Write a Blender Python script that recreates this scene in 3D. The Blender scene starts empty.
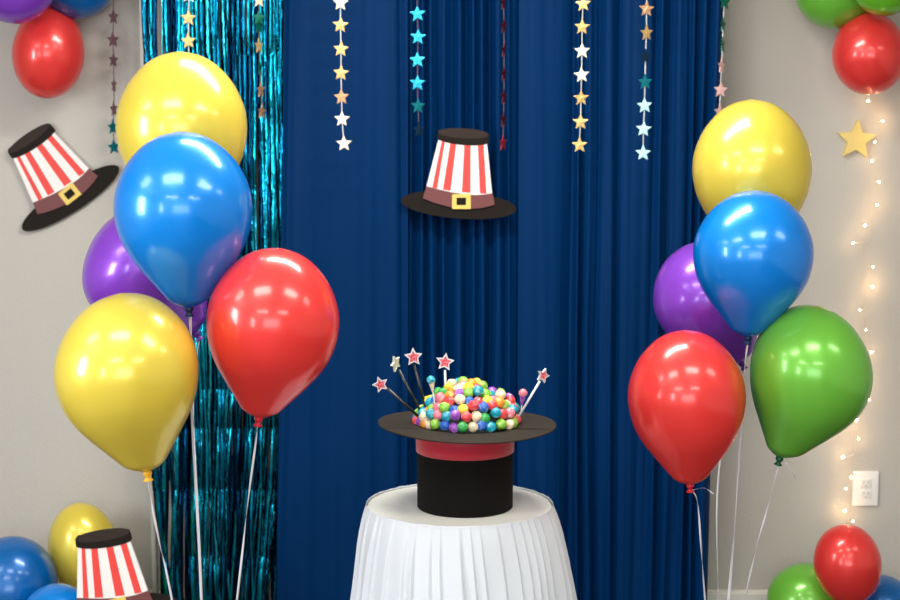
import bpy, bmesh, math, random
from mathutils import Vector, Matrix, Quaternion, noise
C = bpy.context.scene
COL = C.collection
R = math.radians
PI = math.pi

# ------------------------------------------------------------ camera
F = 1755.0; CAMZ = 1.80; PITCH = R(7.1)
cam_d = bpy.data.cameras.new('camera'); cam = bpy.data.objects.new('camera', cam_d); COL.objects.link(cam)
cam.location = (0, 0, CAMZ); cam.rotation_euler = (PI/2 - PITCH, 0, 0)
cam_d.sensor_width = 36; cam_d.lens = F/900*36
cam_d.dof.use_dof = True; cam_d.dof.focus_distance = 4.25; cam_d.dof.aperture_fstop = 4.5
C.camera = cam
def P(px, py, Y):
    """the point of the place seen at a photo position, at distance Y in front of the camera"""
    u = (px-450)/F; v = (300-py)/F
    d = Vector((u, math.cos(PITCH)+v*math.sin(PITCH), -math.sin(PITCH)+v*math.cos(PITCH)))
    return Vector((0, 0, CAMZ)) + d*(Y/d.y)
def S(py, Y):
    v = (300-py)/F
    return Y/(math.cos(PITCH)+v*math.sin(PITCH))/F

# ------------------------------------------------------------ world, light, exposure
C.view_settings.view_transform = 'Standard'; C.view_settings.look = 'None'
C.view_settings.exposure = 0.42; C.view_settings.gamma = 1.0; C.view_settings.use_curve_mapping = False
w = bpy.data.worlds.new('world'); C.world = w; w.use_nodes = True
w.node_tree.nodes['Background'].inputs[0].default_value = (.75, .85, 1, 1)
w.node_tree.nodes['Background'].inputs[1].default_value = 0.6
def area(name, loc, rot, sx, sy, power, color):
    l = bpy.data.lights.new(name, 'AREA'); l.shape = 'RECTANGLE'; l.size = sx; l.size_y = sy
    l.energy = power; l.color = color
    o = bpy.data.objects.new(name, l); COL.objects.link(o); o.location = loc; o.rotation_euler = rot
    return o
CEIL = 2.8
WARM = (1, .95, .88); DAY = (.93, .97, 1)
LAMPS = [(0.0, 4.35, 1.25, .26, 34), (-.85, 2.7, .9, .45, 17), (.8, 2.8, .9, .45, 17), (2.4, 3.1, .9, .45, 10), (-2.4, 3.1, .9, .45, 10), (-1.2, .4, 1.2, .5, 32), (1.2, .4, 1.2, .5, 32)]
for (x, y, sx, sy, pw) in LAMPS:
    area('ceiling_lamp_light', (x, y, CEIL-.075), (0, 0, 0), sx, sy, pw, WARM)
WINS = [(2.4, .8), (-1.7, 1.2)]
for (y, sz) in WINS:
    area('window_daylight', (-3.47, y, 1.75), (0, R(-90), 0), 1.2, sz, 60, DAY)
area('window_daylight', (0, -2.95, 1.7), (R(90), 0, 0), 3.2, 1.4, 60, DAY)  # window added behind the camera for soft frontal light

# ------------------------------------------------------------ helpers
MATS = {}
def mat(name, color=(.8, .8, .8), rough=.5, metal=0, coat=0, coat_rough=.05, sheen=0, emit=None, estr=0, alpha=1,
        spec=.5, bump=0, bscale=60, mottle=None, mscale=20, mrange=(.4, .6), trans=0, sss=0, bstretch=None, obj_coord=True):
    if name in MATS: return MATS[name]
    m = bpy.data.materials.new(name); m.use_nodes = True
    nt = m.node_tree; b = nt.nodes['Principled BSDF']
    b.inputs['Base Color'].default_value = (*color, 1); b.inputs['Roughness'].default_value = rough
    b.inputs['Metallic'].default_value = metal; b.inputs['Coat Weight'].default_value = coat
    b.inputs['Coat Roughness'].default_value = coat_rough; b.inputs['Sheen Weight'].default_value = sheen
    b.inputs['Specular IOR Level'].default_value = spec
    b.inputs['Transmission Weight'].default_value = trans
    if sss:
        b.inputs['Subsurface Weight'].default_value = sss; b.inputs['Subsurface Scale'].default_value = .03
        b.inputs['Subsurface Radius'].default_value = (1, .6, .4)
    if emit:
        b.inputs['Emission Color'].default_value = (*emit, 1); b.inputs['Emission Strength'].default_value = estr
    tc = nt.nodes.new('ShaderNodeTexCoord')
    mp = nt.nodes.new('ShaderNodeMapping'); nt.links.new(tc.outputs['Object'], mp.inputs['Vector'])
    if bstretch: mp.inputs['Scale'].default_value = bstretch
    if bump:
        n = nt.nodes.new('ShaderNodeTexNoise'); n.inputs['Scale'].default_value = bscale; n.inputs['Detail'].default_value = 3
        bm = nt.nodes.new('ShaderNodeBump'); bm.inputs['Strength'].default_value = bump; bm.inputs['Distance'].default_value = .01
        nt.links.new(mp.outputs[0], n.inputs['Vector'])
        nt.links.new(n.outputs['Fac'], bm.inputs['Height']); nt.links.new(bm.outputs[0], b.inputs['Normal'])
    if mottle:
        n = nt.nodes.new('ShaderNodeTexNoise'); n.inputs['Scale'].default_value = mscale; n.inputs['Detail'].default_value = 2
        r = nt.nodes.new('ShaderNodeValToRGB')
        r.color_ramp.elements[0].position = mrange[0]; r.color_ramp.elements[0].color = (*color, 1)
        r.color_ramp.elements[1].position = mrange[1]; r.color_ramp.elements[1].color = (*mottle, 1)
        nt.links.new(mp.outputs[0], n.inputs['Vector'])
        nt.links.new(n.outputs['Fac'], r.inputs[0]); nt.links.new(r.outputs[0], b.inputs['Base Color'])
    MATS[name] = m
    return m

def link(name, bm, m, parent=None, smooth=True):
    me = bpy.data.meshes.new(name)
    bmesh.ops.recalc_face_normals(bm, faces=bm.faces[:])
    bm.to_mesh(me); bm.free()
    for p in me.polygons: p.use_smooth = smooth
    for x in (m if isinstance(m, (list, tuple)) else [m]): me.materials.append(x)
    o = bpy.data.objects.new(name, me); COL.objects.link(o)
    if parent: o.parent = parent
    return o
def tag(o, label, cat, group=None):
    o['label'] = label; o['category'] = cat
    if group: o['group'] = group
    return o
def thing(name, label, cat, loc=(0, 0, 0), group=None):
    o = bpy.data.objects.new(name, None); COL.objects.link(o); o.location = loc; o.empty_display_size = .05
    return tag(o, label, cat, group)
def struct(name, bm, m, smooth=False):
    o = link(name, bm, m, None, smooth); o['kind'] = 'structure'; return o
def sharp(o, deg=35):
    for e in ():
        pass
    md = o.modifiers.new('split', 'EDGE_SPLIT'); md.split_angle = R(deg); return o

def box(bm, c, s, bev=0, rot=None, mi=0):
    r = bmesh.ops.create_cube(bm, size=1)
    vs = r['verts']
    for v in vs: v.co = Vector((v.co.x*s[0], v.co.y*s[1], v.co.z*s[2]))
    fs = set(f for v in vs for f in v.link_faces)
    if bev:
        es = list(set(e for v in vs for e in v.link_edges))
        rr = bmesh.ops.bevel(bm, geom=es, offset=bev, segments=2, affect='EDGES', profile=.6)
        vs = list(set(v for f in rr['faces'] for v in f.verts) | set(v for v in vs if v.is_valid))
        fs = set(f for v in vs for f in v.link_faces)
    M = Matrix.Translation(Vector(c)) @ (rot.to_4x4() if rot else Matrix())
    for v in vs: v.co = M @ v.co
    for f in fs: f.material_index = mi
def lathe(bm, prof, seg=48, mat4=None, mi=0):
    """profile of (r, z); closes on the axis where r is 0"""
    rings = []
    for r, z in prof:
        if r < 1e-6: rings.append([bm.verts.new((0, 0, z))])
        else: rings.append([bm.verts.new((r*math.cos(2*PI*k/seg), r*math.sin(2*PI*k/seg), z)) for k in range(seg)])
    for a, b in zip(rings, rings[1:]):
        for k in range(seg):
            q = [a[k % len(a)], a[(k+1) % len(a)] if len(a) > 1 else None, b[(k+1) % len(b)] if len(b) > 1 else None, b[k % len(b)]]
            q = [x for i, x in enumerate(q) if x is not None and x not in q[:i]]
            if len(q) >= 3:
                f = bm.faces.new(q); f.material_index = mi
    if mat4:
        for rg in rings:
            for v in rg: v.co = mat4 @ v.co
def tube(bm, pts, rad, seg=8, mi=0):
    pts = [Vector(p) for p in pts]; rings = []
    n0 = None
    for i, p in enumerate(pts):
        t = (pts[min(i+1, len(pts)-1)] - pts[max(i-1, 0)]).normalized()
        if n0 is None:
            n0 = t.cross(Vector((0, 1, 0)) if abs(t.y) < .9 else Vector((1, 0, 0))).normalized()
        n = (n0 - t*n0.dot(t)).normalized(); n0 = n; b = t.cross(n)
        r = rad[i] if isinstance(rad, (list, tuple)) else rad
        rings.append([bm.verts.new(p + (n*math.cos(2*PI*k/seg)+b*math.sin(2*PI*k/seg))*r) for k in range(seg)])
    for a, b in zip(rings, rings[1:]):
        for k in range(seg):
            f = bm.faces.new((a[k], a[(k+1) % seg], b[(k+1) % seg], b[k])); f.material_index = mi
    for rg in (rings[0], rings[-1]):
        f = bm.faces.new(rg); f.material_index = mi
def ribbon(bm, pts, w, yaws, th=.0006):
    """flat strip of width w along pts, its flat side turned by yaws"""
    rows = []
    for p, a in zip(pts, yaws):
        d = Vector((math.cos(a), math.sin(a), 0))*w/2; n = Vector((-math.sin(a), math.cos(a), 0))*th/2
        rows.append([bm.verts.new(p-d-n), bm.verts.new(p+d-n), bm.verts.new(p+d+n), bm.verts.new(p-d+n)])
    for a, b in zip(rows, rows[1:]):
        for k in range(4): bm.faces.new((a[k], a[(k+1) % 4], b[(k+1) % 4], b[k]))
    bm.faces.new(rows[0]); bm.faces.new(rows[-1])
def fan_prism(bm, pts, y0, y1, dome=0):
    n = len(pts)
    a = [bm.verts.new((x, y0, z)) for x, z in pts]; b = [bm.verts.new((x, y1, z)) for x, z in pts]
    ca = bm.verts.new((0, y0-dome, 0)); cb = bm.verts.new((0, y1, 0))
    for k in range(n):
        m = (k+1) % n
        bm.faces.new((a[k], a[m], ca)); bm.faces.new((b[m], b[k], cb)); bm.faces.new((a[k], b[k], b[m], a[m]))
def prism(bm, pts, y0, y1, mi=0, bev=0):
    """2D outline (x,z) given thickness from y0 (front) to y1 (back)"""
    a = [bm.verts.new((x, y0, z)) for x, z in pts]; b = [bm.verts.new((x, y1, z)) for x, z in pts]
    n = len(pts)
    fs = [bm.faces.new(a), bm.faces.new(b[::-1])]
    for k in range(n): fs.append(bm.faces.new((a[k], b[k], b[(k+1) % n], a[(k+1) % n])))
    for f in fs: f.material_index = mi
    bmesh.ops.triangulate(bm, faces=fs[:2])
def catmull(pts, n):
    out = []
    for i in range(len(pts)-1):
        p0 = Vector(pts[max(i-1, 0)]); p1 = Vector(pts[i]); p2 = Vector(pts[i+1]); p3 = Vector(pts[min(i+2, len(pts)-1)])
        for k in range(n):
            t = k/n
            out.append(.5*((2*p1)+(p2-p0)*t+(2*p0-5*p1+4*p2-p3)*t*t+(3*p1-p0-3*p2+p3)*t**3))
    out.append(Vector(pts[-1])); return out
def star_pts(r, ri=.45, rot=0, n=5):
    return [((r if k % 2 == 0 else r*ri)*math.sin(PI*k/n+rot), (r if k % 2 == 0 else r*ri)*math.cos(PI*k/n+rot)) for k in range(2*n)]

# ------------------------------------------------------------ the room
WALLY = 5.8
wall_m = mat('wall_paint', (.51, .49, .445), rough=.75, bump=.12, bscale=90, spec=.25)
white_m = mat('trim_white', (.80, .78, .72), rough=.4)
ceil_m = mat('ceiling_paint', (.75, .74, .72), rough=.9, bump=.1, bscale=60)
X0, X1, Y0 = -3.5, 3.5, -3.0
bm = bmesh.new(); box(bm, (0, WALLY+.06, CEIL/2), (7.24, .12, CEIL)); struct('wall_back', bm, wall_m)
bm = bmesh.new(); box(bm, (X1+.06, 1.4, CEIL/2), (.12, 8.8, CEIL)); struct('wall_right', bm, wall_m)
def wall_open(name, axis, pos, a0, a1, holes):
    bm = bmesh.new(); cur = a0
    def put(u0, u1, z0, z1):
        c = (u0+u1)/2; L = u1-u0
        if axis == 'x': box(bm, (pos, c, (z0+z1)/2), (.12, L, z1-z0))
        else: box(bm, (c, pos, (z0+z1)/2), (L, .12, z1-z0))
    for (h0, h1, z0, z1) in holes:
        put(cur, h0, 0, CEIL); put(h0, h1, 0, z0); put(h0, h1, z1, CEIL); cur = h1
    put(cur, a1, 0, CEIL)
    struct(name, bm, wall_m)
wall_open('wall_left', 'x', X0-.06, -3, 5.8, [(-2.3, -1.1, 1.15, 2.35), (1.9, 2.9, 1.15, 2.35)])
wall_open('wall_front', 'y', Y0-.06, -3.5, 3.5, [(-1.6, 1.6, 1.0, 2.4)])  # opening for the added frontal-light window
floor_m = mat('floor_wood', (.07, .05, .04), rough=.55, mottle=(.05, .035, .028), mscale=5, bstretch=(1, 9, 1))
bm = bmesh.new(); box(bm, (0, 1.4, -.05), (7.24, 9.04, .1)); struct('floor', bm, floor_m)
bm = bmesh.new(); box(bm, (0, 1.4, CEIL+.05), (7.24, 9.04, .1)); struct('ceiling', bm, ceil_m)
bm = bmesh.new()
box(bm, (0, WALLY-.007, .037), (7.0, .014, .074)); box(bm, (0, WALLY-.005, .079), (7.0, .009, .012), .003)
struct('baseboard_back', bm, white_m)
k = 0
for (a0, a1, z0, z1, ax) in [(-2.3, -1.1, 1.15, 2.35, 'x'), (1.9, 2.9, 1.15, 2.35, 'x'), (-1.6, 1.6, 1.0, 2.4, 'y')]:  # last frame belongs to the added frontal-light window
    k += 1; bm = bmesh.new()
    def bb(u, z, lu, lz):
        if ax == 'x': box(bm, (X0-.06, u, z), (.10, lu, lz))
        else: box(bm, (u, Y0-.06, z), (lu, .10, lz))
    bb((a0+a1)/2, z0+.02, a1-a0, .04); bb((a0+a1)/2, z1-.02, a1-a0, .04); bb(a0+.02, (z0+z1)/2, .04, z1-z0); bb(a1-.02, (z0+z1)/2, .04, z1-z0)
    bb((a0+a1)/2, (z0+z1)/2, a1-a0, .03); bb((a0+a1)/2, (z0+z1)/2, .03, z1-z0)
    struct('window_%d' % k, bm, white_m)
fix_m = mat('lamp_housing', (.8, .8, .8), rough=.4)
bm = bmesh.new()
for (x, y, sx, sy, pw) in LAMPS:
    box(bm, (x, y, CEIL-.035), (sx+.06, sy+.06, .066), .008)
struct('trim_1', bm, fix_m)

# ------------------------------------------------------------ backdrop stand, fringe and curtains
pvc = mat('white_pipe', (.78, .76, .70), rough=.35)
st = thing('backdrop_stand', 'white pipe frame showing as a pale upright left of the foil fringe', 'backdrop stand', (-1.0, 5.68, 0))
def pl(o): o.location = -Vector(o.parent.location); return o
BARZ = 2.36
xa, xb = P(144, 60, 5.68).x, P(712, 60, 5.68).x
for x in (xa, xb):
    bm = bmesh.new(); tube(bm, [(x, 5.68, .02), (x, 5.68, BARZ)], .0115, 14); pl(link('upright', bm, pvc, st))
    bm = bmesh.new(); tube(bm, [(x, 5.50, .0125), (x, 5.78, .0125)], .0125, 12); tube(bm, [(x-.14, 5.68, .0125), (x+.1, 5.68, .0125)], .0125, 12); pl(link('foot', bm, pvc, st))
bm = bmesh.new(); tube(bm, [(xa-.05, 5.68, BARZ), (xb+.05, 5.68, BARZ)], .0125, 14); pl(link('crossbar', bm, pvc, st))

foil = [mat('foil_reflection_tone_%d' % i, c, rough=r, metal=1, bump=.4, bscale=22, bstretch=(5, 5, 1)) for i, (c, r) in
        enumerate([((.01, .40, .56), .16), ((.004, .20, .36), .2), ((.04, .60, .72), .13), ((.002, .06, .16), .22), ((.002, .025, .07), .25)])]  # strip tones vary; dark and bright reflections are put into the colour
rng = random.Random(4)
FY = 5.60
fr = thing('foil_fringe_curtain', 'shimmering teal metallic foil fringe curtain hanging left of the blue drapes', 'fringe curtain', (P(215, 300, FY).x, FY, 0))
xl, xr = P(149, 300, FY).x, P(287, 300, FY).x
bm = bmesh.new(); box(bm, ((xl+xr)/2, FY, BARZ-.02), (xr-xl, .004, .06)); pl(link('header_band', bm, foil[1], fr))
creases = [P(0, y, FY).z for y in (-12, 55, 123, 190, 257, 323, 390, 428, 490, 556, 610)]
zs_all = [BARZ-.045]
for z in creases: zs_all += [z+.004, z, z-.004]
NS = 84
for i in range(NS):
    t = (i+.5)/NS + rng.uniform(-.006, .006)
    x0 = xl + t*(xr-xl)
    if .10 < t < .15: continue                     # a bare gap where the wall shows
    yoff = rng.uniform(-.022, .022)
    zz = []; base_ya = rng.uniform(-.5, .5); zend = rng.uniform(.03, .10)
    cz = [BARZ-.045]+creases+[zend]
    pts = []; yaw = []
    drift = rng.uniform(-.012, .012)
    lean = (.02 if t > .45 else .0)*rng.random()
    ya = rng.uniform(-.9, .9)
    for j in range(len(cz)-1):
        z1, z2 = cz[j], cz[j+1]
        ya = base_ya+rng.uniform(-.5, .5)
        bow = rng.uniform(-.012, .012)
        n = 5
        for q in range(n):
            s = q/(n-1)
            z = z1+(z2-z1)*(.01+.98*s)
            f = max(0, (1.9-z)/1.9)
            x = x0 + drift*math.sin(z*3+i) + .010*f*math.sin(z*7+i*.7)
            if z < 1.0: x += (.5-t)*(.06 if t < .5 else .12)*((1.0-z)) - .10*max(0, .55-z)*max(0, t-.3)*(1 if i % 3 == 0 else .2)
            pts.append(Vector((x, FY+yoff+bow*math.sin(PI*s)+(.006 if q in (0, n-1) else 0), z)))
            yaw.append(ya+.25*math.sin(s*3+i))
    bm = bmesh.new(); ribbon(bm, pts, rng.uniform(.008, .015), yaw, .0004)
    pl(link('strip', bm, foil[rng.choice([0, 0, 0, 1, 1, 2, 3, 3, 4])], fr, smooth=True))
for i in range(15):  # dark backing layer added so gaps in the fringe read as shade
    t = (i+.5)/15
    if .08 < t < .16: continue
    x0 = xl+.008+t*(xr-xl-.02)
    z0, z1 = BARZ-.045, .05+.03*rng.random(); pts = []; yaw = []
    for q in range(40):
        z = z0+(z1-z0)*q/39
        pts.append(Vector((x0+.006*math.sin(z*2.3+i*1.9), FY+.036+.004*math.sin(z*14+i), z))); yaw.append(.5*math.sin(z*1.3+i*2.1))
    bm = bmesh.new(); ribbon(bm, pts, .027, yaw, .0004)
    pl(link('strip', bm, foil[3+i % 2], fr))

drape = mat('navy_drape', (.0, .024, .098), rough=.5, sheen=0, spec=.06, bump=.04, bscale=400)
def zone(px):
    # (px, wavelength in px, amplitude in m)
    Z = [(270, 11, .010), (296, 13, .008), (304, 40, .004), (330, 60, .003), (395, 46, .004), (407, 15, .015), (425, 12, .019), (490, 12, .020), (505, 18, .016),
         (522, 30, .008), (532, 60, .004), (562, 40, .006), (572, 16, .020), (590, 15, .020), (612, 18, .018), (628, 40, .008), (655, 34, .009),
         (664, 14, .016), (700, 13, .018), (730, 12, .014)]
    for a, b in zip(Z, Z[1:]):
        if a[0] <= px <= b[0]:
            t = (px-a[0])/(b[0]-a[0]); return a[1]+(b[1]-a[1])*t, a[2]+(b[2]-a[2])*t
    return (Z[0] if px < Z[0][0] else Z[-1])[1:]
PH = {}; ph = 0; q = 265.0
while q < 735:
    PH[round(q*2)] = ph; lam, _ = zone(q); ph += 2*PI*.5/lam; q += .5
def drape_panel(label, pa_top, pa_bot, pb_top, pb_bot, Yc, seed, zb=.02):
    bm = bmesh.new(); rows = []
    NX = int((pb_top-pa_top)*2.2); NZ = 90
    for j in range(NZ+1):
        s = j/NZ; z = BARZ+.02 - (BARZ+.02-zb)*s
        py = 300 + (1.85-z)*0
        # picture height of this level, for the fold layout only
        v = (CAMZ-z)/Yc; py = 300+F*math.tan(math.atan(v)-PITCH)
        u = min(max(py, -60), 660)/600
        row = []
        for i in range(NX+1):
            a = i/NX
            l = pa_top+(pa_bot-pa_top)*u; r = pb_top+(pb_bot-pb_top)*u
            px = l+(r-l)*a
            pref = pa_top+(pb_top-pa_top)*a
            wob = noise.noise(Vector((pref*.02, z*1.1, seed)))*9
            spread = max(0, u-.55)*18*math.sin(pref*.045+seed)
            pq = min(max(pref+wob*.55*u+spread*.5, 266), 733)
            k0 = PH.get(int(pq*2), 0); k1 = PH.get(int(pq*2)+1, k0); phs = k0+(k1-k0)*(pq*2-int(pq*2))
            lam, A = zone(pq)
            mod = .55+.75*(noise.noise(Vector((pref*.06, z*.55, seed+7)))*.5+.5)
            c = math.sin(phs+3.4*noise.noise(Vector((pref*.045, z*.4, seed+3)))+1.5*noise.noise(Vector((pref*.11, z*.2, seed+5))))
            d = (1-abs(c)**1.3*(1 if c > 0 else -1))*A*mod*.78
            d += .35*A*math.sin(phs*.53+seed+z*.3)
            d += .010*noise.noise(Vector((pref*.03, z*.5, seed+11)))+.004*noise.noise(Vector((pref*.09, z*.35, seed+13)))
            x = P(px, py, Yc).x
            row.append(bm.verts.new((x, Yc-.01+d, z)))
        rows.append(row)
    for a, b in zip(rows, rows[1:]):
        for i in range(NX): bm.faces.new((a[i], a[i+1], b[i+1], b[i]))
    o = link('drape', bm, drape, None)
    sd = o.modifiers.new('thickness', 'SOLIDIFY'); sd.thickness = .0015
    return tag(o, label, 'curtain', 'blue drapes of the backdrop')
drape_panel('smooth navy blue drape beside the teal fringe, leftmost of the backdrop', 284, 277, 408, 408, 5.56, 1.3)
drape_panel('tightly gathered navy blue drape behind the striped paper hat', 402, 400, 530, 530, 5.60, 5.1)
drape_panel('wide folded navy blue drape behind the right balloon bouquet', 519, 517, 724, 707, 5.55, 9.7)

# ------------------------------------------------------------ star garlands
starm = {
 'gold': mat('gold_foil', (.80, .55, .20), rough=.35, metal=.5, bump=.4, bscale=140),
 'copper': mat('copper_foil', (.65, .36, .18), rough=.3, metal=.6, bump=.5, bscale=140),
 'pale': mat('gold_foil_glint', (.88, .84, .62), rough=.35, metal=.2, bump=.2, bscale=140),  # gold foil with reflected light put into its colour
 'cyan': mat('cyan_foil', (.02, .52, .78), rough=.35, metal=.35, bump=.3, bscale=140),
 'ice': mat('ice_blue_foil', (.50, .86, .92), rough=.35, metal=.2, bump=.2, bscale=140),
 'teal': mat('dark_teal_foil', (.0, .20, .24), rough=.4, metal=.5),
 'ink': mat('inky_foil', (.004, .03, .08), rough=.35, metal=.6),
 'green': mat('green_foil', (.0, .14, .09), rough=.4, metal=.5),
 'maroon': mat('maroon_foil', (.10, .01, .02), rough=.4, metal=.5),
 'red': mat('red_foil', (.35, .02, .03), rough=.4, metal=.4),
 'mauve': mat('mauve_foil', (.22, .11, .14), rough=.4, metal=.4),
 'pink': mat('pink_foil', (.80, .50, .48), rough=.4, metal=.2),
}
cord_m = mat('garland_thread', (.62, .66, .66), rough=.5)
dark_cord = mat('dark_thread', (.10, .06, .08), rough=.6)
def garland(label, Y, seq, cord=cord_m, size=8.2):
    """seq of (px, py, foil, yaw degrees)"""
    r = random.Random(len(label))
    top = P(seq[0][0], seq[0][1], Y)
    th = thing('star_garland', label, 'garland', (top.x, Y, CEIL-.01), 'foil star garlands')
    pts = [Vector((top.x, Y, CEIL-.002))]+[P(a, b, Y) for a, b, _, _ in seq]
    bm = bmesh.new()
    ext = []
    for a, b in zip(pts, pts[1:]): ext += [a.lerp(b, k/4) for k in range(4)]
    ext.append(pts[-1])
    ribbon(bm, ext, .0032, [.5*math.sin(i*.9) for i in range(len(ext))], .0008); pl(link('cord', bm, cord, th))
    for (a, b, f, yw) in seq:
        s = S(b, Y)*size; bm = bmesh.new()
        fan_prism(bm, star_pts(s, .46, R(r.uniform(-4, 4))), -.0012, .0012, .0012)
        o = link('star', bm, starm[f], th, smooth=False)
        o.location = P(a, b, Y)-Vector(th.location)+Vector((0, -.0025, 0)); o.rotation_euler = (R(r.uniform(-4, 4)), 0, R(yw))
garland('dim mauve star garland on the grey wall above the tilted hat', 5.72,
        [(113.5, -6, 'mauve', 50), (113.5, 17, 'mauve', 60), (113, 40, 'mauve', 50), (113.5, 60, 'mauve', 62), (114, 85, 'mauve', 80), (114, 109, 'mauve', 72), (113, 127, 'teal', 60), (114, 147, 'teal', 50)], dark_cord)
garland('gold star garland disappearing behind the big yellow balloon at left', 5.38,
        [(189, -5, 'pale', 10), (188.5, 18, 'gold', 0), (188.5, 41, 'gold', -10), (189, 64, 'gold', 10)])
garland('twisted green and gold star garland over the teal foil fringe', 5.38,
        [(259, 0, 'pale', 40), (259, 18, 'green', 30), (259, 26, 'green', 60), (259, 46, 'gold', 65), (260, 68, 'green', 80), (261, 90, 'copper', 65), (262, 112, 'copper', 66)], dark_cord)
garland('gold and cream star garland on the smooth blue drape', 5.40,
        [(340, -20, 'gold', 5), (340.5, 3, 'pale', 12), (340.5, 25, 'gold', 5), (341, 49, 'gold', -8), (341, 73, 'gold', 8), (341.5, 97, 'copper', -12), (342, 119, 'pale', 0), (344, 143.5, 'pale', 5)])
garland('bright cyan star garland with two dark stars at its end', 5.40,
        [(417, -10, 'cyan', 0), (417.5, 14, 'cyan', 5), (418, 37, 'cyan', 0), (417.5, 60, 'cyan', -8), (417.5, 83, 'cyan', 0), (418, 106, 'teal', 25), (419, 130, 'ink', 35)], dark_cord)
garland('dark maroon star garland turned edge-on, right of the centre hat', 5.42,
        [(503.5, 3, 'maroon', 66), (504, 26, 'maroon', 62), (504, 50, 'maroon', 70), (504, 74, 'maroon', 66), (504, 97, 'maroon', 64), (503.5, 120, 'maroon', 64), (503, 143, 'red', 60)], dark_cord)
garland('all gold star garland, third from the right', 5.40,
        [(583, -20, 'gold', 0), (583, 4, 'gold', -4), (582, 27, 'gold', 5), (582, 51, 'pale', 0), (581.5, 75, 'pale', -4), (581, 98, 'gold', 8), (580.5, 122, 'gold', -5), (579.5, 145, 'gold', 5)])
garland('garland of gold stars turning ice blue towards its bottom end', 5.40,
        [(647, -14, 'gold', 0), (646.5, 9, 'copper', 8), (646.5, 33, 'gold', 32), (645.5, 57, 'ink', 28), (645, 82, 'teal', 18), (644.5, 105.5, 'ice', 5), (643.5, 129, 'ice', -4), (643, 153, 'ice', 3)])
garland('green and pink star garland at the right edge of the drapes', 5.42,
        [(724.5, -20, 'green', 30), (724.5, 2, 'green', 35), (723, 25, 'green', 62), (722.5, 45, 'green', 66), (721.5, 66, 'pink', 55), (720.5, 90, 'pink', 20), (719.5, 112, 'pink', 35)])

# ------------------------------------------------------------ striped paper hats
hat_black = mat('printed_black', (.013, .010, .008), rough=.7, spec=.15)
hat_cap = mat('printed_dark_brown', (.036, .026, .022), rough=.7, spec=.15)
hat_white = mat('printed_white', (.85, .82, .80), rough=.6)
hat_red = mat('printed_red', (.80, .06, .05), rough=.6)
hat_band = mat('printed_maroon', (.16, .045, .045), rough=.6)
hat_gold = mat('printed_gold', (.80, .58, .13), rough=.55)
board = mat('foam_board', (.75, .74, .72), rough=.7)
def paper_hat(label, px, py, Y, rot, scale=1.0, loc=None, lean=0):
    """px,py is where the hat's centre (the middle of the print) stands"""
    s = S(py, Y)/5*scale
    def q(x, y): return ((x-345)*s, (310-y)*s)
    th = thing('striped_top_hat_cutout', label, 'paper hat', P(px, py, Y) if loc is None else loc, 'striped paper top hats')
    T = .005
    def ell(cx, cy, a, b, tilt, n=48):
        o = []
        for k in range(n):
            t = 2*PI*k/n; x = a*math.cos(t); y = b*math.sin(t)
            o.append(q(cx+x*math.cos(tilt)-y*math.sin(tilt), cy+x*math.sin(tilt)+y*math.cos(tilt)))
        return o
    def arc(pts, n=6): return [(v.x, v.y) for v in catmull([(a, b, 0) for a, b in pts], n)]
    bm = bmesh.new(); prism(bm, ell(341, 474, 290, 69, R(4.5)), -T/2, T/2); link('brim', bm, hat_black, th, False)
    topc = arc([(240, 148), (290, 164), (360, 173), (430, 175), (482, 166)]); botc = arc([(508, 415), (450, 423), (390, 422), (310, 411), (250, 398), (180, 380)])
    bm = bmesh.new(); prism(bm, [q(*p) for p in topc+botc], -T*1.4, T/2)
    def topy(x): return 148+27*math.sin(PI*min(1, (x-240)/(242))*.62)-.0
    def stripe(a, b, c, d):
        def yb(x): return 380+(x-180)*.225-((x-180)**2)*.00034
        m = [(a, 168 if a > 300 else 158), (b, 170 if a > 300 else 162), (d, yb(d)+1), (c, yb(c)+1)]
        m[0] = (a, topy(a)); m[1] = (b, topy(b))
        prism(bm, [q(*p) for p in m], -T*1.4-.0006, -T*1.4+.001, mi=1)
    stripe(257, 273, 209, 233); stripe(300, 329, 262, 300); stripe(369, 400, 357, 400); stripe(436, 465, 447, 480)
    link('crown', bm, [hat_white, hat_red], th, False)
    band = arc([(180, 380), (250, 398), (310, 411), (390, 422), (450, 423), (510, 415)])+arc([(522, 472), (460, 488), (400, 493), (340, 491), (280, 480), (220, 463), (162, 440)])
    bm = bmesh.new(); prism(bm, [q(*p) for p in band], -T*1.7, T/2); link('hat_band', bm, hat_band, th, False)
    bm = bmesh.new()
    o = [(308, 421), (401, 418), (401, 494), (308, 494)]; i = [(330, 438), (378, 437), (378, 475), (330, 475)]
    for k in range(4):
        a, b, c, d = o[k], o[(k+1) % 4], i[(k+1) % 4], i[k]
        prism(bm, [q(*p) for p in (a, b, c, d)], -T*1.7-.0012, -T*1.6)
    bk = link('buckle', bm, hat_gold, th, False)
    bm = bmesh.new(); prism(bm, [q(*p) for p in i], -T*1.7-.0006, -T*1.6); link('buckle_centre', bm, hat_black, bk, False)
    cap = arc([(237, 108), (237, 128), (238, 147), (290, 165), (360, 175), (430, 177), (488, 168), (490, 145), (491, 122)], 3)+[(480, 114), (365, 100), (250, 96)]
    bm = bmesh.new(); prism(bm, [q(*p) for p in cap], -T*1.7, T/2)
    c = link('crown_top', bm, hat_black, th, False)
    bm = bmesh.new(); prism(bm, ell(365, 117, 126, 25, R(3.2)), -T*1.7-.0006, T/2-.0004); link('top_face', bm, hat_cap, c, False)
    th.rotation_euler = (R(lean), R(rot), 0)
    return th
paper_hat('striped paper hat with buckle hanging upright against the blue drapes', 459.5, 172, 5.538, 0)
paper_hat('striped paper hat tilted to the left on the grey wall', 50.5, 171.5, 5.786, -37)
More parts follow.
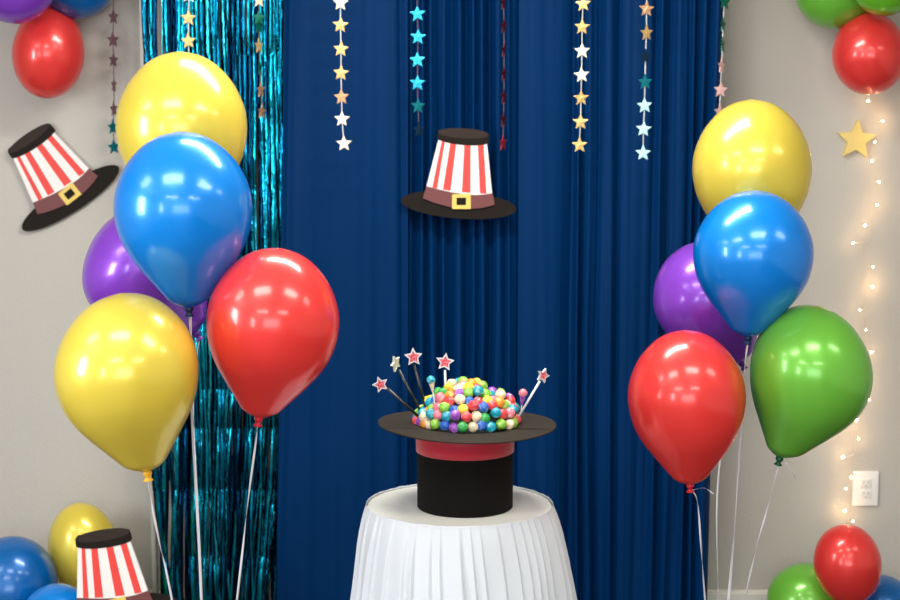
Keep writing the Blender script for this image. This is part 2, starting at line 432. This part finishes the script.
paper_hat('striped paper hat at the bottom left in front of yellow balloon', 108.5, 575.5, 5.06, -12, 1.08)

# ------------------------------------------------------------ balloons
def latex(name, c, deep=None):
    m = mat(name, c, rough=.30, coat=.8, coat_rough=.14, spec=.4, metal=.22)
    nt = m.node_tree; b = nt.nodes['Principled BSDF']
    tr = nt.nodes.new('ShaderNodeBsdfTranslucent'); tr.inputs[0].default_value = (*c, 1)
    mx = nt.nodes.new('ShaderNodeMixShader'); mx.inputs[0].default_value = .22
    out = nt.nodes['Material Output']
    nt.links.new(b.outputs[0], mx.inputs[1]); nt.links.new(tr.outputs[0], mx.inputs[2]); nt.links.new(mx.outputs[0], out.inputs[0])
    return m
LX = {
 'yellow': latex('yellow_latex', (.86, .70, .085)), 'blue': latex('blue_latex', (.0, .27, .84)),
 'red': latex('red_latex', (.93, .055, .05)), 'purple': latex('purple_latex', (.28, .06, .66)),
 'green': latex('green_latex', (.19, .60, .06)), 'lime': latex('lime_latex', (.18, .62, .03)),
 'midblue': latex('mid_blue_latex', (.0, .15, .50)),
}
KN = {'yellow': mat('yellow_knot', (.85, .45, .02), rough=.4), 'blue': mat('blue_knot', (.0, .03, .10), rough=.4), 'red': mat('red_knot', (.6, .01, .03), rough=.4),
      'purple': mat('purple_knot', (.10, .02, .3), rough=.4), 'green': mat('green_knot', (.0, .09, .03), rough=.4)}
KN['lime'] = KN['green']; KN['midblue'] = KN['blue']
rib_m = mat('curling_ribbon', (.72, .70, .76), rough=.3, coat=.4)
PROF = [(0, 0), (.30, .024), (.56, .082), (.80, .185), (.95, .305), (1.0, .41), (.985, .51), (.92, .61), (.79, .71), (.62, .80), (.475, .87), (.37, .92), (.28, .96), (.15, .988), (.06, 1.0)]
PROF_ROUND = [(0, 0), (.32, .03), (.60, .10), (.83, .22), (.96, .36), (1.0, .48), (.97, .60), (.87, .73), (.72, .84), (.50, .93), (.28, .98), (.07, 1.0)]
def balloon(label, colour, top, knot, W, Y, group, name='balloon', ribbons=(), prof=PROF, Yk=None, bulge=0):
    a = P(top[0], top[1], Y); b = P(knot[0], knot[1], Yk or Y)
    L = (b-a).length; r = W*S((top[1]+knot[1])/2, Y)/2
    th = thing(name, label, 'balloon', b, group)
    ax = (a-b).normalized(); rot = Vector((0, 0, 1)).rotation_difference(ax).to_matrix().to_4x4()
    pr = [(v.x*r, (1-v.y)*L) for v in catmull([(p, q, 0) for p, q in prof], 5)]
    bm = bmesh.new(); lathe(bm, pr, 56, rot)
    bs = bulge*S(top[1], Y)
    for v in bm.verts:
        h = max(0, min(1, v.co.length/L)); v.co.x += bs*(math.sin(PI*min(1, h**1.15)))**1.0
    env = link('envelope', bm, LX[colour], th)
    bm = bmesh.new()
    n = r*.06
    lathe(bm, [(0, .004), (n*.9, .002), (n*1.15, -n*.6), (n*.7, -n*1.3), (n*.6, -n*1.5), (n*1.1, -n*2.1), (n*1.25, -n*2.3), (n*1.0, -n*2.4), (n*.3, -n*1.9), (0, -n*1.8)], 16, rot)
    link('knot', bm, KN[colour], th)
    i = 0
    for rb in ribbons:
        pts = [b-ax*n*2]+[P(x, y, yy) for x, y, yy in rb]
        if rb[-1][1] > 590:
            e = pts[-1]; d = (pts[-1]-pts[-2]).normalized()
            t = (e.z-.05)/max(.2, -d.z); wx, wy = WEIGHT[group]
            pts.append(Vector((wx+.01*i, wy, .085)))
        i += 1
        sm = catmull([tuple(p) for p in pts], 14)
        bm = bmesh.new(); r0 = random.Random(int(top[0]))
        k0 = r0.uniform(0, 6)
        ribbon(bm, [p for p in sm], .0048, [k0+.16*j for j in range(len(sm))], .0005)
        o = link('ribbon', bm, rib_m, th); o.location = -b
    return th
GL = 'helium balloons in the left bouquet'; GR = 'helium balloons in the right bouquet'
WEIGHT = {GL: (P(206, 500, 3.95).x, 3.95), GR: (P(722, 500, 4.45).x, 4.45)}
balloon('yellow balloon at the top of the left bouquet', 'yellow', (180, 51), (184, 225), 130, 4.14, GL, ribbons=[[(190, 300, 4.12), (192.5, 420, 4.02), (201.5, 600, 3.97)]])
balloon('blue balloon in the middle of the left bouquet', 'blue', (179, 131), (189, 307), 137, 3.90, GL, ribbons=[[(190.5, 340, 3.905), (192, 420, 3.92), (201, 600, 3.95)]])
balloon('purple balloon mostly hidden behind others in the left bouquet', 'purple', (121, 211), (195, 332), 136, 4.22, GL, bulge=-9, ribbons=[[(194.5, 380, 4.2), (194, 430, 4.12), (202, 600, 4.0)]])
balloon('yellow balloon lowest at left, its knot beside the fringe', 'yellow', (120, 293), (147, 471), 143, 3.76, GL, bulge=-6, ribbons=[[(151, 500, 3.77), (160, 545, 3.79), (172, 600, 3.82)]])
balloon('red balloon in the left bouquet before fringe and drape', 'red', (281, 248), (259, 417), 132, 3.88, GL, bulge=2, ribbons=[[(256, 440, 3.88), (247, 510, 3.9), (237, 600, 3.92)]])
balloon('yellow balloon at the top of the right bouquet', 'yellow', (751, 99), (753, 258), 118, 4.64, GR, ribbons=[[(744, 330, 4.66), (719, 470, 4.6), (718, 600, 4.52)]])
balloon('blue balloon in the middle of the right bouquet', 'blue', (757, 190), (748, 336), 119, 4.40, GR, ribbons=[[(744, 380, 4.41), (739, 470, 4.42), (729, 600, 4.43)]])
balloon('purple balloon partly hidden in the right bouquet', 'purple', (684, 246), (741, 362), 112, 4.68, GR, ribbons=[[(741, 400, 4.66), (738, 480, 4.6), (728, 600, 4.5)]])
balloon('red balloon in the right bouquet before the blue drape', 'red', (684, 330), (690, 484), 117, 4.32, GR, ribbons=[[(697, 500, 4.32), (701, 545, 4.34), (705, 600, 4.37)], [(704, 488, 4.31), (713, 494, 4.31)]])
balloon('green balloon in the right bouquet before the fairy lights', 'green', (820, 306), (780, 457), 122, 4.38, GR, bulge=10, ribbons=[[(776, 476, 4.38), (764, 520, 4.39), (754, 557, 4.40), (745, 600, 4.42)], [(787, 464, 4.37), (797, 480, 4.37)]])
for g, nm in ((GL, 'left'), (GR, 'right')):
    bm = bmesh.new(); lathe(bm, [(0, 0), (.042, 0), (.045, .01), (.03, .06), (.012, .085), (.006, .1), (0, .1)], 20, Matrix.Translation((WEIGHT[g][0], WEIGHT[g][1], 0)))
    tag(link('balloon_weight', bm, starm['gold'], None), 'gold foil weight on the floor holding the %s bouquet ribbons' % nm, 'weight')

GW1 = 'balloons clustered high on the left wall'; GW2 = 'balloons clustered high on the right wall'
GF1 = 'balloons on the floor at left'; GF2 = 'balloons on the floor at right'
balloon('red balloon high on the wall at the top left', 'red', (45, 99), (52, 6), 71, 5.66, GW1, prof=PROF_ROUND)
balloon('purple balloon cut off by the top left corner', 'purple', (0, 21), (32, -62), 82, 5.45, GW1, prof=PROF_ROUND, Yk=5.5)
balloon('dark blue balloon cut off by the top edge, upper left', 'midblue', (88, 18), (64, -62), 76, 5.66, GW1, prof=PROF_ROUND, Yk=5.67)
balloon('red balloon high on the wall at the top right', 'red', (872, 95), (866, 12), 73, 5.62, GW2, prof=PROF_ROUND)
balloon('green balloon cut off by the top edge left of red', 'green', (816, 25), (858, -55), 82, 5.655, GW2, prof=PROF_ROUND)
balloon('bright lime balloon in the very top right corner', 'lime', (893, 15), (874, -64), 72, 5.46, GW2, prof=PROF_ROUND, Yk=5.5)
balloon('yellow balloon behind the striped hat at bottom left', 'yellow', (76, 503), (92, 600), 70, 5.58, GF1, prof=PROF_ROUND)
balloon('blue balloon cut by the left edge of the photo', 'midblue', (16, 537), (6, 640), 92, 5.42, GF1, prof=PROF_ROUND)
balloon('blue balloon low under the other blue one, mostly below frame', 'blue', (48, 585), (70, 668), 76, 5.22, GF1, prof=PROF_ROUND)
balloon('green balloon barely showing behind the bottom left hat', 'lime', (131, 580), (124, 636), 38, 5.55, GF1, prof=PROF_ROUND)
balloon('red balloon on top of the bottom right floor cluster', 'red', (843, 525), (852, 604), 67, 5.40, GF2, prof=PROF_ROUND)
balloon('green balloon on the floor at the bottom right', 'green', (792, 567), (822, 640), 80, 5.55, GF2, prof=PROF_ROUND)
balloon('blue balloon in the bottom right corner on the floor', 'midblue', (892, 577), (866, 648), 72, 5.52, GF2, prof=PROF_ROUND)

# ------------------------------------------------------------ wall star, outlet, fairy lights
gl = mat('glitter_gold', (.85, .66, .22), rough=.5, bump=.5, bscale=300)
bm = bmesh.new(); rr = 20.5*S(139, WALLY); fan_prism(bm, star_pts(rr, .46, R(3)), -.009, .009)
o = link('wall_star', bm, gl, None, False); o.location = P(855.5, 140, WALLY)+Vector((0, -.0095, 0)); tag(o, 'chunky yellow gold star fixed to the wall below red balloon', 'star')

cx, cy = 865.5, 488.5; pz = P(cx, cy, WALLY-.004); s = S(cy, WALLY)
th = thing('wall_outlet', 'white electrical outlet plate low on the right wall', 'outlet', pz)
plm = mat('outlet_plastic', (.88, .87, .83), rough=.3); dk = mat('outlet_slot', (.45, .43, .40), rough=.6); pl2 = mat('outlet_face', (.80, .79, .75), rough=.35)
bm = bmesh.new(); box(bm, (0, 0, 0), (25.5*s, .008, 35*s), .0025); link('cover_plate', bm, plm, th)
for dz in (1, -1):
    bm = bmesh.new(); box(bm, (0, -.0045, dz*5.6*s), (10.5*s, .003, 9*s), .001); rc = link('receptacle', bm, pl2, th)
    bm = bmesh.new()
    for dx in (-1, 1): box(bm, (dx*2.2*s, -.0062, dz*5.6*s+1.2*s), (.8*s, .0008, 3*s))
    box(bm, (0, -.0062, dz*5.6*s-2.6*s), (1.6*s, .0008, 1.4*s)); link('slots', bm, dk, rc, False)
bm = bmesh.new(); lathe(bm, [(0, .001), (.8*s, .001), (.9*s, 0)], 12, Matrix.Translation((0, -.0045, 0)) @ Matrix.Rotation(PI/2, 4, 'X')); link('screw', bm, pl2, th)

wire_m = mat('clear_wire', (.62, .55, .45), rough=.25, spec=.6)
bulb_m = mat('warm_bulb', (1, .8, .5), rough=.3, emit=(1, .68, .36), estr=30)
sock_m = mat('bulb_socket', (.75, .68, .55), rough=.4)
fl = thing('fairy_lights', 'string of warm fairy lights hanging down the right wall', 'string lights', P(870, 95, 5.77))
def loc(o): o.location = -Vector(fl.location); return o
bulbs = [(868, 101), (883, 121), (875, 142), (872, 161), (879, 182), (877, 205), (865, 225.5), (853, 243), (873, 267), (872.5, 287), (860, 310), (866, 330),
         (872, 352), (864, 378), (869, 400), (856.5, 420), (837, 432), (858.5, 439), (843, 457), (851, 477), (846, 488.5), (844.5, 511), (853, 521)]
main = [(866, 60), (869, 95), (873, 110), (873, 140), (871.5, 170), (872, 195), (870, 225), (868.5, 250), (868, 280), (866, 310), (865, 335), (866, 370), (863, 400), (858, 425), (855, 445), (853, 470), (848.5, 495), (848, 530), (850, 580), (852, 607)]
WPT = catmull([tuple(P(a, b, 5.785)) for a, b in main], 8)
bm = bmesh.new(); tube(bm, WPT, .0007, 6)
main2 = [(862, 60), (864, 95), (866, 140), (864, 180), (862, 220), (861, 260), (862, 300), (859, 340), (856, 380), (853, 430), (850, 465), (846, 500), (846, 540), (849, 600)]
tube(bm, catmull([tuple(P(a, b, 5.79)) for a, b in main2], 6), .0006, 6)
loc(link('wire', bm, wire_m, fl))
for i, (bx, by) in enumerate(bulbs):
    p = P(bx, by, 5.772-.006*(i % 3))
    near = min(WPT, key=lambda q_: (q_-p).length+.3*abs(q_.z-p.z-.012))
    bm = bmesh.new(); d = (p-near).normalized(); tube(bm, [near, near.lerp(p, .5)+Vector((0, 0, -.003)), p-d*.002], [.0006, .0006, .0012], 6); so = loc(link('lead', bm, sock_m, fl))
    bm = bmesh.new(); bmesh.ops.create_icosphere(bm, subdivisions=2, radius=.0026+.0009*((i*7) % 3 == 0))
    for v in bm.verts: v.co = v.co + p
    loc(link('bulb', bm, bulb_m, fl))
    l = bpy.data.lights.new('fairy_bulb_light', 'POINT'); l.energy = .022 + .05*((i*5) % 4 == 1); l.color = (1, .62, .30); l.shadow_soft_size = .004
    lo = bpy.data.objects.new('fairy_bulb_light', l); COL.objects.link(lo); lo.location = p+Vector((0, -.006, 0))

# ------------------------------------------------------------ round table with pleated skirt
TC = P(459.5, 504.5, 4.30); TZ = TC.z; TR = 92.5*S(503, 4.3)
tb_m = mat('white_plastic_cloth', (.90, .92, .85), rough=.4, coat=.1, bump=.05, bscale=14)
tb = thing('round_table', 'small round white-topped table standing before the blue drapes', 'table', (TC.x, TC.y, 0))
bm = bmesh.new(); lathe(bm, [(0, TZ-.022), (TR-.006, TZ-.022), (TR-.001, TZ-.018), (TR, TZ-.004), (TR-.003, TZ), (TR-.012, TZ+.0005), (0, TZ+.0005)], 96)
link('tabletop', bm, tb_m, tb)
leg_m = mat('grey_table_steel', (.3, .3, .3), rough=.4, metal=.8)
bm = bmesh.new(); tube(bm, [(0, 0, .02), (0, 0, TZ-.02)], .03, 20); link('pedestal', bm, leg_m, tb)
bm = bmesh.new(); lathe(bm, [(0, 0), (.17, 0), (.17, .012), (.05, .03), (0, .03)], 40); link('base', bm, leg_m, tb)
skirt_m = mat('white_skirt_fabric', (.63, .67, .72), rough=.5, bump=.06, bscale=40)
bm = bmesh.new(); NA = 900; rows = []
rs = random.Random(11); pleats = []; a = 0
while a < 2*PI-.05:
    wd = rs.uniform(.08, .21); wd = min(wd, 2*PI-a); pleats.append((a, wd, rs.uniform(.6, 1.3))); a += wd
def pleat(ang):
    for a0, wd, h in pleats:
        if a0 <= ang < a0+wd+1e-9:
            t = (ang-a0)/wd
            # knife pleat: slow rise, quick drop under the next
            return h*((t/.86)**1.2 if t < .86 else (1-t)/.14)
    return 0
zs = [TZ+.0045, TZ+.001, TZ-.006, TZ-.02, TZ-.04, TZ-.07, TZ-.10, TZ-.14, TZ-.19, TZ-.25, TZ-.33, TZ-.42, TZ-.52, TZ-.62, .012]
for j, z in enumerate(zs):
    dz = TZ-z; row = []
    for i in range(NA):
        an = 2*PI*i/NA
        base = TR+.0025+.013*(1-math.exp(-max(0, dz)/.05))+max(0, dz)*.145
        amp = .0010 + .0125*(1-math.exp(-max(0, dz)/.12))
        k_ = pleat((an + .02*math.sin(dz*9+an*3)) % (2*PI))
        rr = base + amp*(k_-.5) + .003*noise.noise(Vector((math.cos(an)*4, math.sin(an)*4, z*6)))*min(1, dz*8+.1)
        zz = z + (.0018*noise.noise(Vector((an*9, 3, 1))) if j < 2 else 0)
        row.append(bm.verts.new((rr*math.cos(an)+.035*max(0, dz), rr*math.sin(an), zz)))
    rows.append(row)
for a_, b_ in zip(rows, rows[1:]):
    for i in range(NA): bm.faces.new((a_[i], a_[(i+1) % NA], b_[(i+1) % NA], b_[i]))
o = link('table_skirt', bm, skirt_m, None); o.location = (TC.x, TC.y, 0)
sd = o.modifiers.new('thickness', 'SOLIDIFY'); sd.thickness = .0008
tag(o, 'white pleated skirt wrapped round the small round table', 'table skirt')

# ------------------------------------------------------------ big black top hat
dv = P(465, 507, 1)-Vector((0, 0, CAMZ)); tt = (TZ-CAMZ)/dv.z; HB = Vector((0, 0, CAMZ))+dv*tt
HR = 47.8*S(500, HB.y); BZ = P(467, 424, HB.y).z; BR = 89*S(425, HB.y)
felt = mat('black_felt', (.006, .005, .0045), rough=.85, bump=.15, bscale=500, spec=.12)
felt2 = mat('black_brim_card', (.028, .023, .017), rough=.7, spec=.2, bump=.05, bscale=200)
redb = mat('red_satin_band', (.52, .008, .032), rough=.42, sheen=.3)
hz = TZ+.001
hat = thing('black_top_hat', 'large black upturned top hat with red band on the round table', 'hat', (HB.x, HB.y, hz))
H = BZ-hz
bm = bmesh.new(); lathe(bm, [(0, 0), (HR-.004, 0), (HR, .003), (HR*1.0, H*.5), (HR*1.01, H-.002), (HR*.99, H-.002), (HR*.97, .01), (0, .006)], 72)
link('crown', bm, felt, hat)
bh = .067
bm = bmesh.new(); lathe(bm, [(HR*1.008, H-bh), (HR*1.022, H-bh+.001), (HR*1.032, H-.006), (HR*1.02, H-.004), (HR*1.008, H-bh)], 72); link('hat_band', bm, redb, hat)
bm = bmesh.new(); n = 96; rows = []
def brimz(r, a):
    x = r*math.cos(a)/BR; y = r*math.sin(a)/BR
    return -.0035*x + .002*x*x - .002*y*y + .0012*math.sin(2*a+1)*(r/BR)
for side in (0, 1):
    for r in [HR*.97, HR*1.15, HR*1.4, HR*1.62, BR*.96, BR*.995, BR]:
        rows.append((side, r))
rg = []
order = [(0, r) for s_, r in rows if s_ == 0] + [(1, r) for s_, r in reversed(rows) if s_ == 1]
for side, r in order:
    rg.append([bm.verts.new((r*math.cos(2*PI*k/n)+.005*max(0, r-HR)/(BR-HR), r*math.sin(2*PI*k/n)*.985, H+.001+brimz(r, 2*PI*k/n)+(0 if side == 0 else -.0035))) for k in range(n)])
rg.append(rg[0])
for a_, b_ in zip(rg, rg[1:]):
    for k in range(n): bm.faces.new((a_[k], a_[(k+1) % n], b_[(k+1) % n], b_[k]))
link('brim', bm, felt2, hat)

# foam dome inside the hat that holds the sticks
MC = Vector((HB.x+P(466, 425, HB.y).x-HB.x, HB.y, BZ-.004)); MA = .116; MH = .094
foam = mat('dark_foam', (.05, .07, .05), rough=.9, bump=.3, bscale=90)
bm = bmesh.new(); lathe(bm, [((MA-.010)*math.cos(t*PI/2/10) if t < 10 else 0, (MH-.012)*math.sin(t*PI/2/10)) for t in range(11)] , 40)
bmesh.ops.holes_fill(bm, edges=bm.edges[:])
o = link('foam_dome', bm, foam, None); o.location = MC
tag(o, 'dark foam dome inside the black hat holding the lollipops', 'foam')

candy = {'lime green': ((.22, .55, .05), (.55, .75, .2)), 'green': ((.03, .40, .08), (.25, .65, .3)), 'orange': ((.90, .30, .02), (.95, .6, .2)),
         'yellow': ((.92, .70, .04), (.95, .85, .5)), 'red': ((.75, .05, .06), (.9, .4, .4)), 'pink': ((.85, .22, .28), (.95, .65, .65)),
         'blue': ((.02, .12, .55), (.3, .55, .85)), 'teal': ((.0, .34, .48), (.35, .75, .8)), 'purple': ((.28, .06, .45), (.75, .5, .8)), 'cream': ((.85, .72, .50), (.9, .5, .35))}
CM = {k: mat('wrapper_'+k.replace(' ', '_'), v[0], rough=.3, coat=.4, mottle=v[1], mscale=80, mrange=(.54, .72), bump=.25, bscale=150) for k, v in candy.items()}
stick_m = mat('paper_stick', (.85, .84, .80), rough=.6)
CMESH = {}
def candy_mesh(col, var):
    if (col, var) in CMESH: return CMESH[(col, var)]
    bm = bmesh.new(); bmesh.ops.create_icosphere(bm, subdivisions=3, radius=.0134)
    for v in bm.verts:
        nn = noise.noise(v.co*120+Vector((var*9.1, len(col), 0)))+.5*noise.noise(v.co*330+Vector((var*3.1, len(col), 0))); v.co *= 1+.16*nn
        v.co.z *= .96
    for k in range(7):     # gathered wrapper neck
        pass
    lathe(bm, [(.0045, -.010), (.0028, -.0135), (.0048, -.0185), (.0022, -.0185)], 10)
    tube(bm, [(0, 0, -.012), (0, 0, -.030)], .0018, 8, mi=1)
    me = bpy.data.meshes.new('lollipop'); bm.to_mesh(me); bm.free()
    for p in me.polygons: p.use_smooth = True
    me.materials.append(CM[col]); me.materials.append(stick_m); CMESH[(col, var)] = me
    return me
rc = random.Random(23); pops = []
NR = 7
rowname = ['bottom', 'second', 'third', 'fourth', 'fifth', 'sixth', 'top']
cols = list(candy)
for j in range(NR):
    el = (j+.15)/(NR-.35)*PI/2
    rad = MA*math.cos(el); z = MH*math.sin(el)**.8+.008
    cnt = max(1, int(rad*2*PI/.0228))
    prev = None
    for k in range(cnt):
        az = 2*PI*(k+.5*(j % 2))/cnt + rc.uniform(-.03, .03)
        if math.sin(az) > .35 and j < 5: continue     # the back of the mound faces the drapes
        c = rc.choice([q_ for q_ in cols if q_ != prev]); prev = c
        dr = rc.uniform(-.006, .006)
        d = Vector((math.cos(el)*math.cos(az)*1.0, math.cos(el)*math.sin(az), math.sin(el)*1.1)).normalized()
        p = Vector((rad*math.cos(az)*1.03, rad*math.sin(az)*.93, z)) + d*dr + Vector((0, 0, rc.uniform(-.006, .006)))
        p.z += .010*noise.noise(Vector((p.x*22, 1.5, p.y*10)))*min(1, j/2)
        if p.x < -.06: p.z *= 1-min(.35, (-.06-p.x)*9)*min(1, j/2)
        if p.x > .07: p.z *= 1.08
        if j == 0: p.z = max(p.z, .015)
        pops.append([j, c, p, d])
ordn = ['leftmost', 'second', 'third', 'fourth', 'fifth', 'sixth', 'seventh', 'eighth', 'ninth', 'tenth']
for j in range(NR):
    for c in cols:
        grp = sorted([q_ for q_ in pops if q_[0] == j and q_[1] == c], key=lambda q_: q_[2].x)
        for i, q_ in enumerate(grp):
            o = bpy.data.objects.new('lollipop', candy_mesh(c, rc.randrange(5))); COL.objects.link(o)
            o.location = MC+q_[2]; o.rotation_mode = 'QUATERNION'
            o.rotation_quaternion = Vector((0, 0, 1)).rotation_difference(q_[3]) @ Quaternion((0, 0, 1), rc.uniform(0, 6))
            if len(grp) == 1: lb = 'the only %s wrapped lollipop in the %s row of the candy mound' % (c, rowname[j])
            elif i == 0: lb = 'leftmost %s wrapped lollipop in the %s row of the candy mound' % (c, rowname[j])
            elif i == len(grp)-1: lb = 'rightmost %s wrapped lollipop in the %s row of the candy mound' % (c, rowname[j])
            else: lb = '%s wrapped lollipop in the %s row of the candy mound, %s such from left' % (c, rowname[j], ordn[i])
            tag(o, lb, 'lollipop', 'wrapped lollipops heaped in the black hat')

# upright lollipops standing out of the mound
def tall_pop(label, base, head, Y, c1, c2):
    a, b = P(*base, Y), P(*head, Y); th = thing('lollipop', label, 'lollipop', a)
    bm = bmesh.new(); tube(bm, [Vector((0, 0, 0)), b-a], .0018, 8); link('stick', bm, stick_m, th)
    bm = bmesh.new(); bmesh.ops.create_icosphere(bm, subdivisions=3, radius=.0105)
    for v in bm.verts: v.co = v.co*(1+.16*noise.noise(v.co*230)) + (b-a)
    link('wrapped_head', bm, CM[c1], th)
    ax = (a-b).normalized(); rot = Matrix.Translation(b-a) @ Vector((0, 0, 1)).rotation_difference(ax).to_matrix().to_4x4()
    bm = bmesh.new(); lathe(bm, [(.0075, .006), (.0068, .010), (.0035, .024), (.0025, .030), (0, .030)], 12, rot); link('wrapper_tail', bm, CM[c2], th)
tall_pop('teal headed lollipop sticking up at the left of the mound', (436, 412), (431, 380), 4.20, 'teal', 'cream')
tall_pop('small pink lollipop standing up at the right of the mound', (521, 412), (523, 393), 4.22, 'pink', 'purple')

# ------------------------------------------------------------ star wands
wb = mat('black_wand', (.008, .008, .010), rough=.35, coat=.4); wwm = mat('white_wand', (.78, .80, .86), rough=.3)
sred = mat('red_glitter', (.72, .03, .06), rough=.5, mottle=(.9, .25, .3), mscale=260, bump=.4, bscale=400); ssil = mat('silver_trim', (.80, .80, .82), rough=.35, metal=.3, bump=.4, bscale=400)
sgrn = mat('pale_gold_trim', (.75, .78, .60), rough=.35, metal=.3, bump=.4, bscale=400)
def wand(label, base, tip, star, Y, shaft, r, rad=.0036, yaw=0, roll=0, fill=None):
    a, b, s_ = P(*base, Y), P(*tip, Y), P(*star, Y); th = thing('star_wand', label, 'wand', a, 'star wands stuck in the black hat')
    bm = bmesh.new(); tube(bm, [Vector((0, 0, 0)), b-a], rad, 10); link('shaft', bm, shaft, th)
    sc_ = r*S(380, Y)
    bm = bmesh.new()
    op = star_pts(sc_, .5); ip = star_pts(sc_*.70, .52)
    for k in range(10):
        prism(bm, [op[k], op[(k+1) % 10], ip[(k+1) % 10], ip[k]], -.003, .003)
    e = (0, R(roll), R(yaw))
    o = link('star_outline', bm, ssil if fill is None else sgrn, th, False); o.location = s_-a; o.rotation_euler = e
    bm = bmesh.new(); fan_prism(bm, star_pts(sc_*.74, .52), -.002, .002); o = link('star_face', bm, fill or sred, th, False); o.location = s_-a; o.rotation_euler = e
wand('black wand with red star leaning furthest left over hat brim', (418, 416), (387, 388), (380.5, 384.5), 4.20, wb, 8.5, roll=-20)
wand('black wand with pale star turned edge-on, second from left', (422, 414), (399, 370), (395.5, 363.5), 4.24, wb, 8.5, yaw=62, roll=-25, fill=sgrn)
wand('black wand with red star, tallest of the black wands', (427, 412), (414, 364), (413.5, 357), 4.27, wb, 9.5, roll=-4)
wand('white wand with red star rising from the mound top left', (446, 402), (445, 370), (445, 362), 4.27, wwm, 9.5, .0030, roll=8)
wand('white wand with red star leaning right over the brim', (519, 416), (540, 381), (543, 375.5), 4.22, wwm, 7.8, .0030, yaw=35, roll=25)
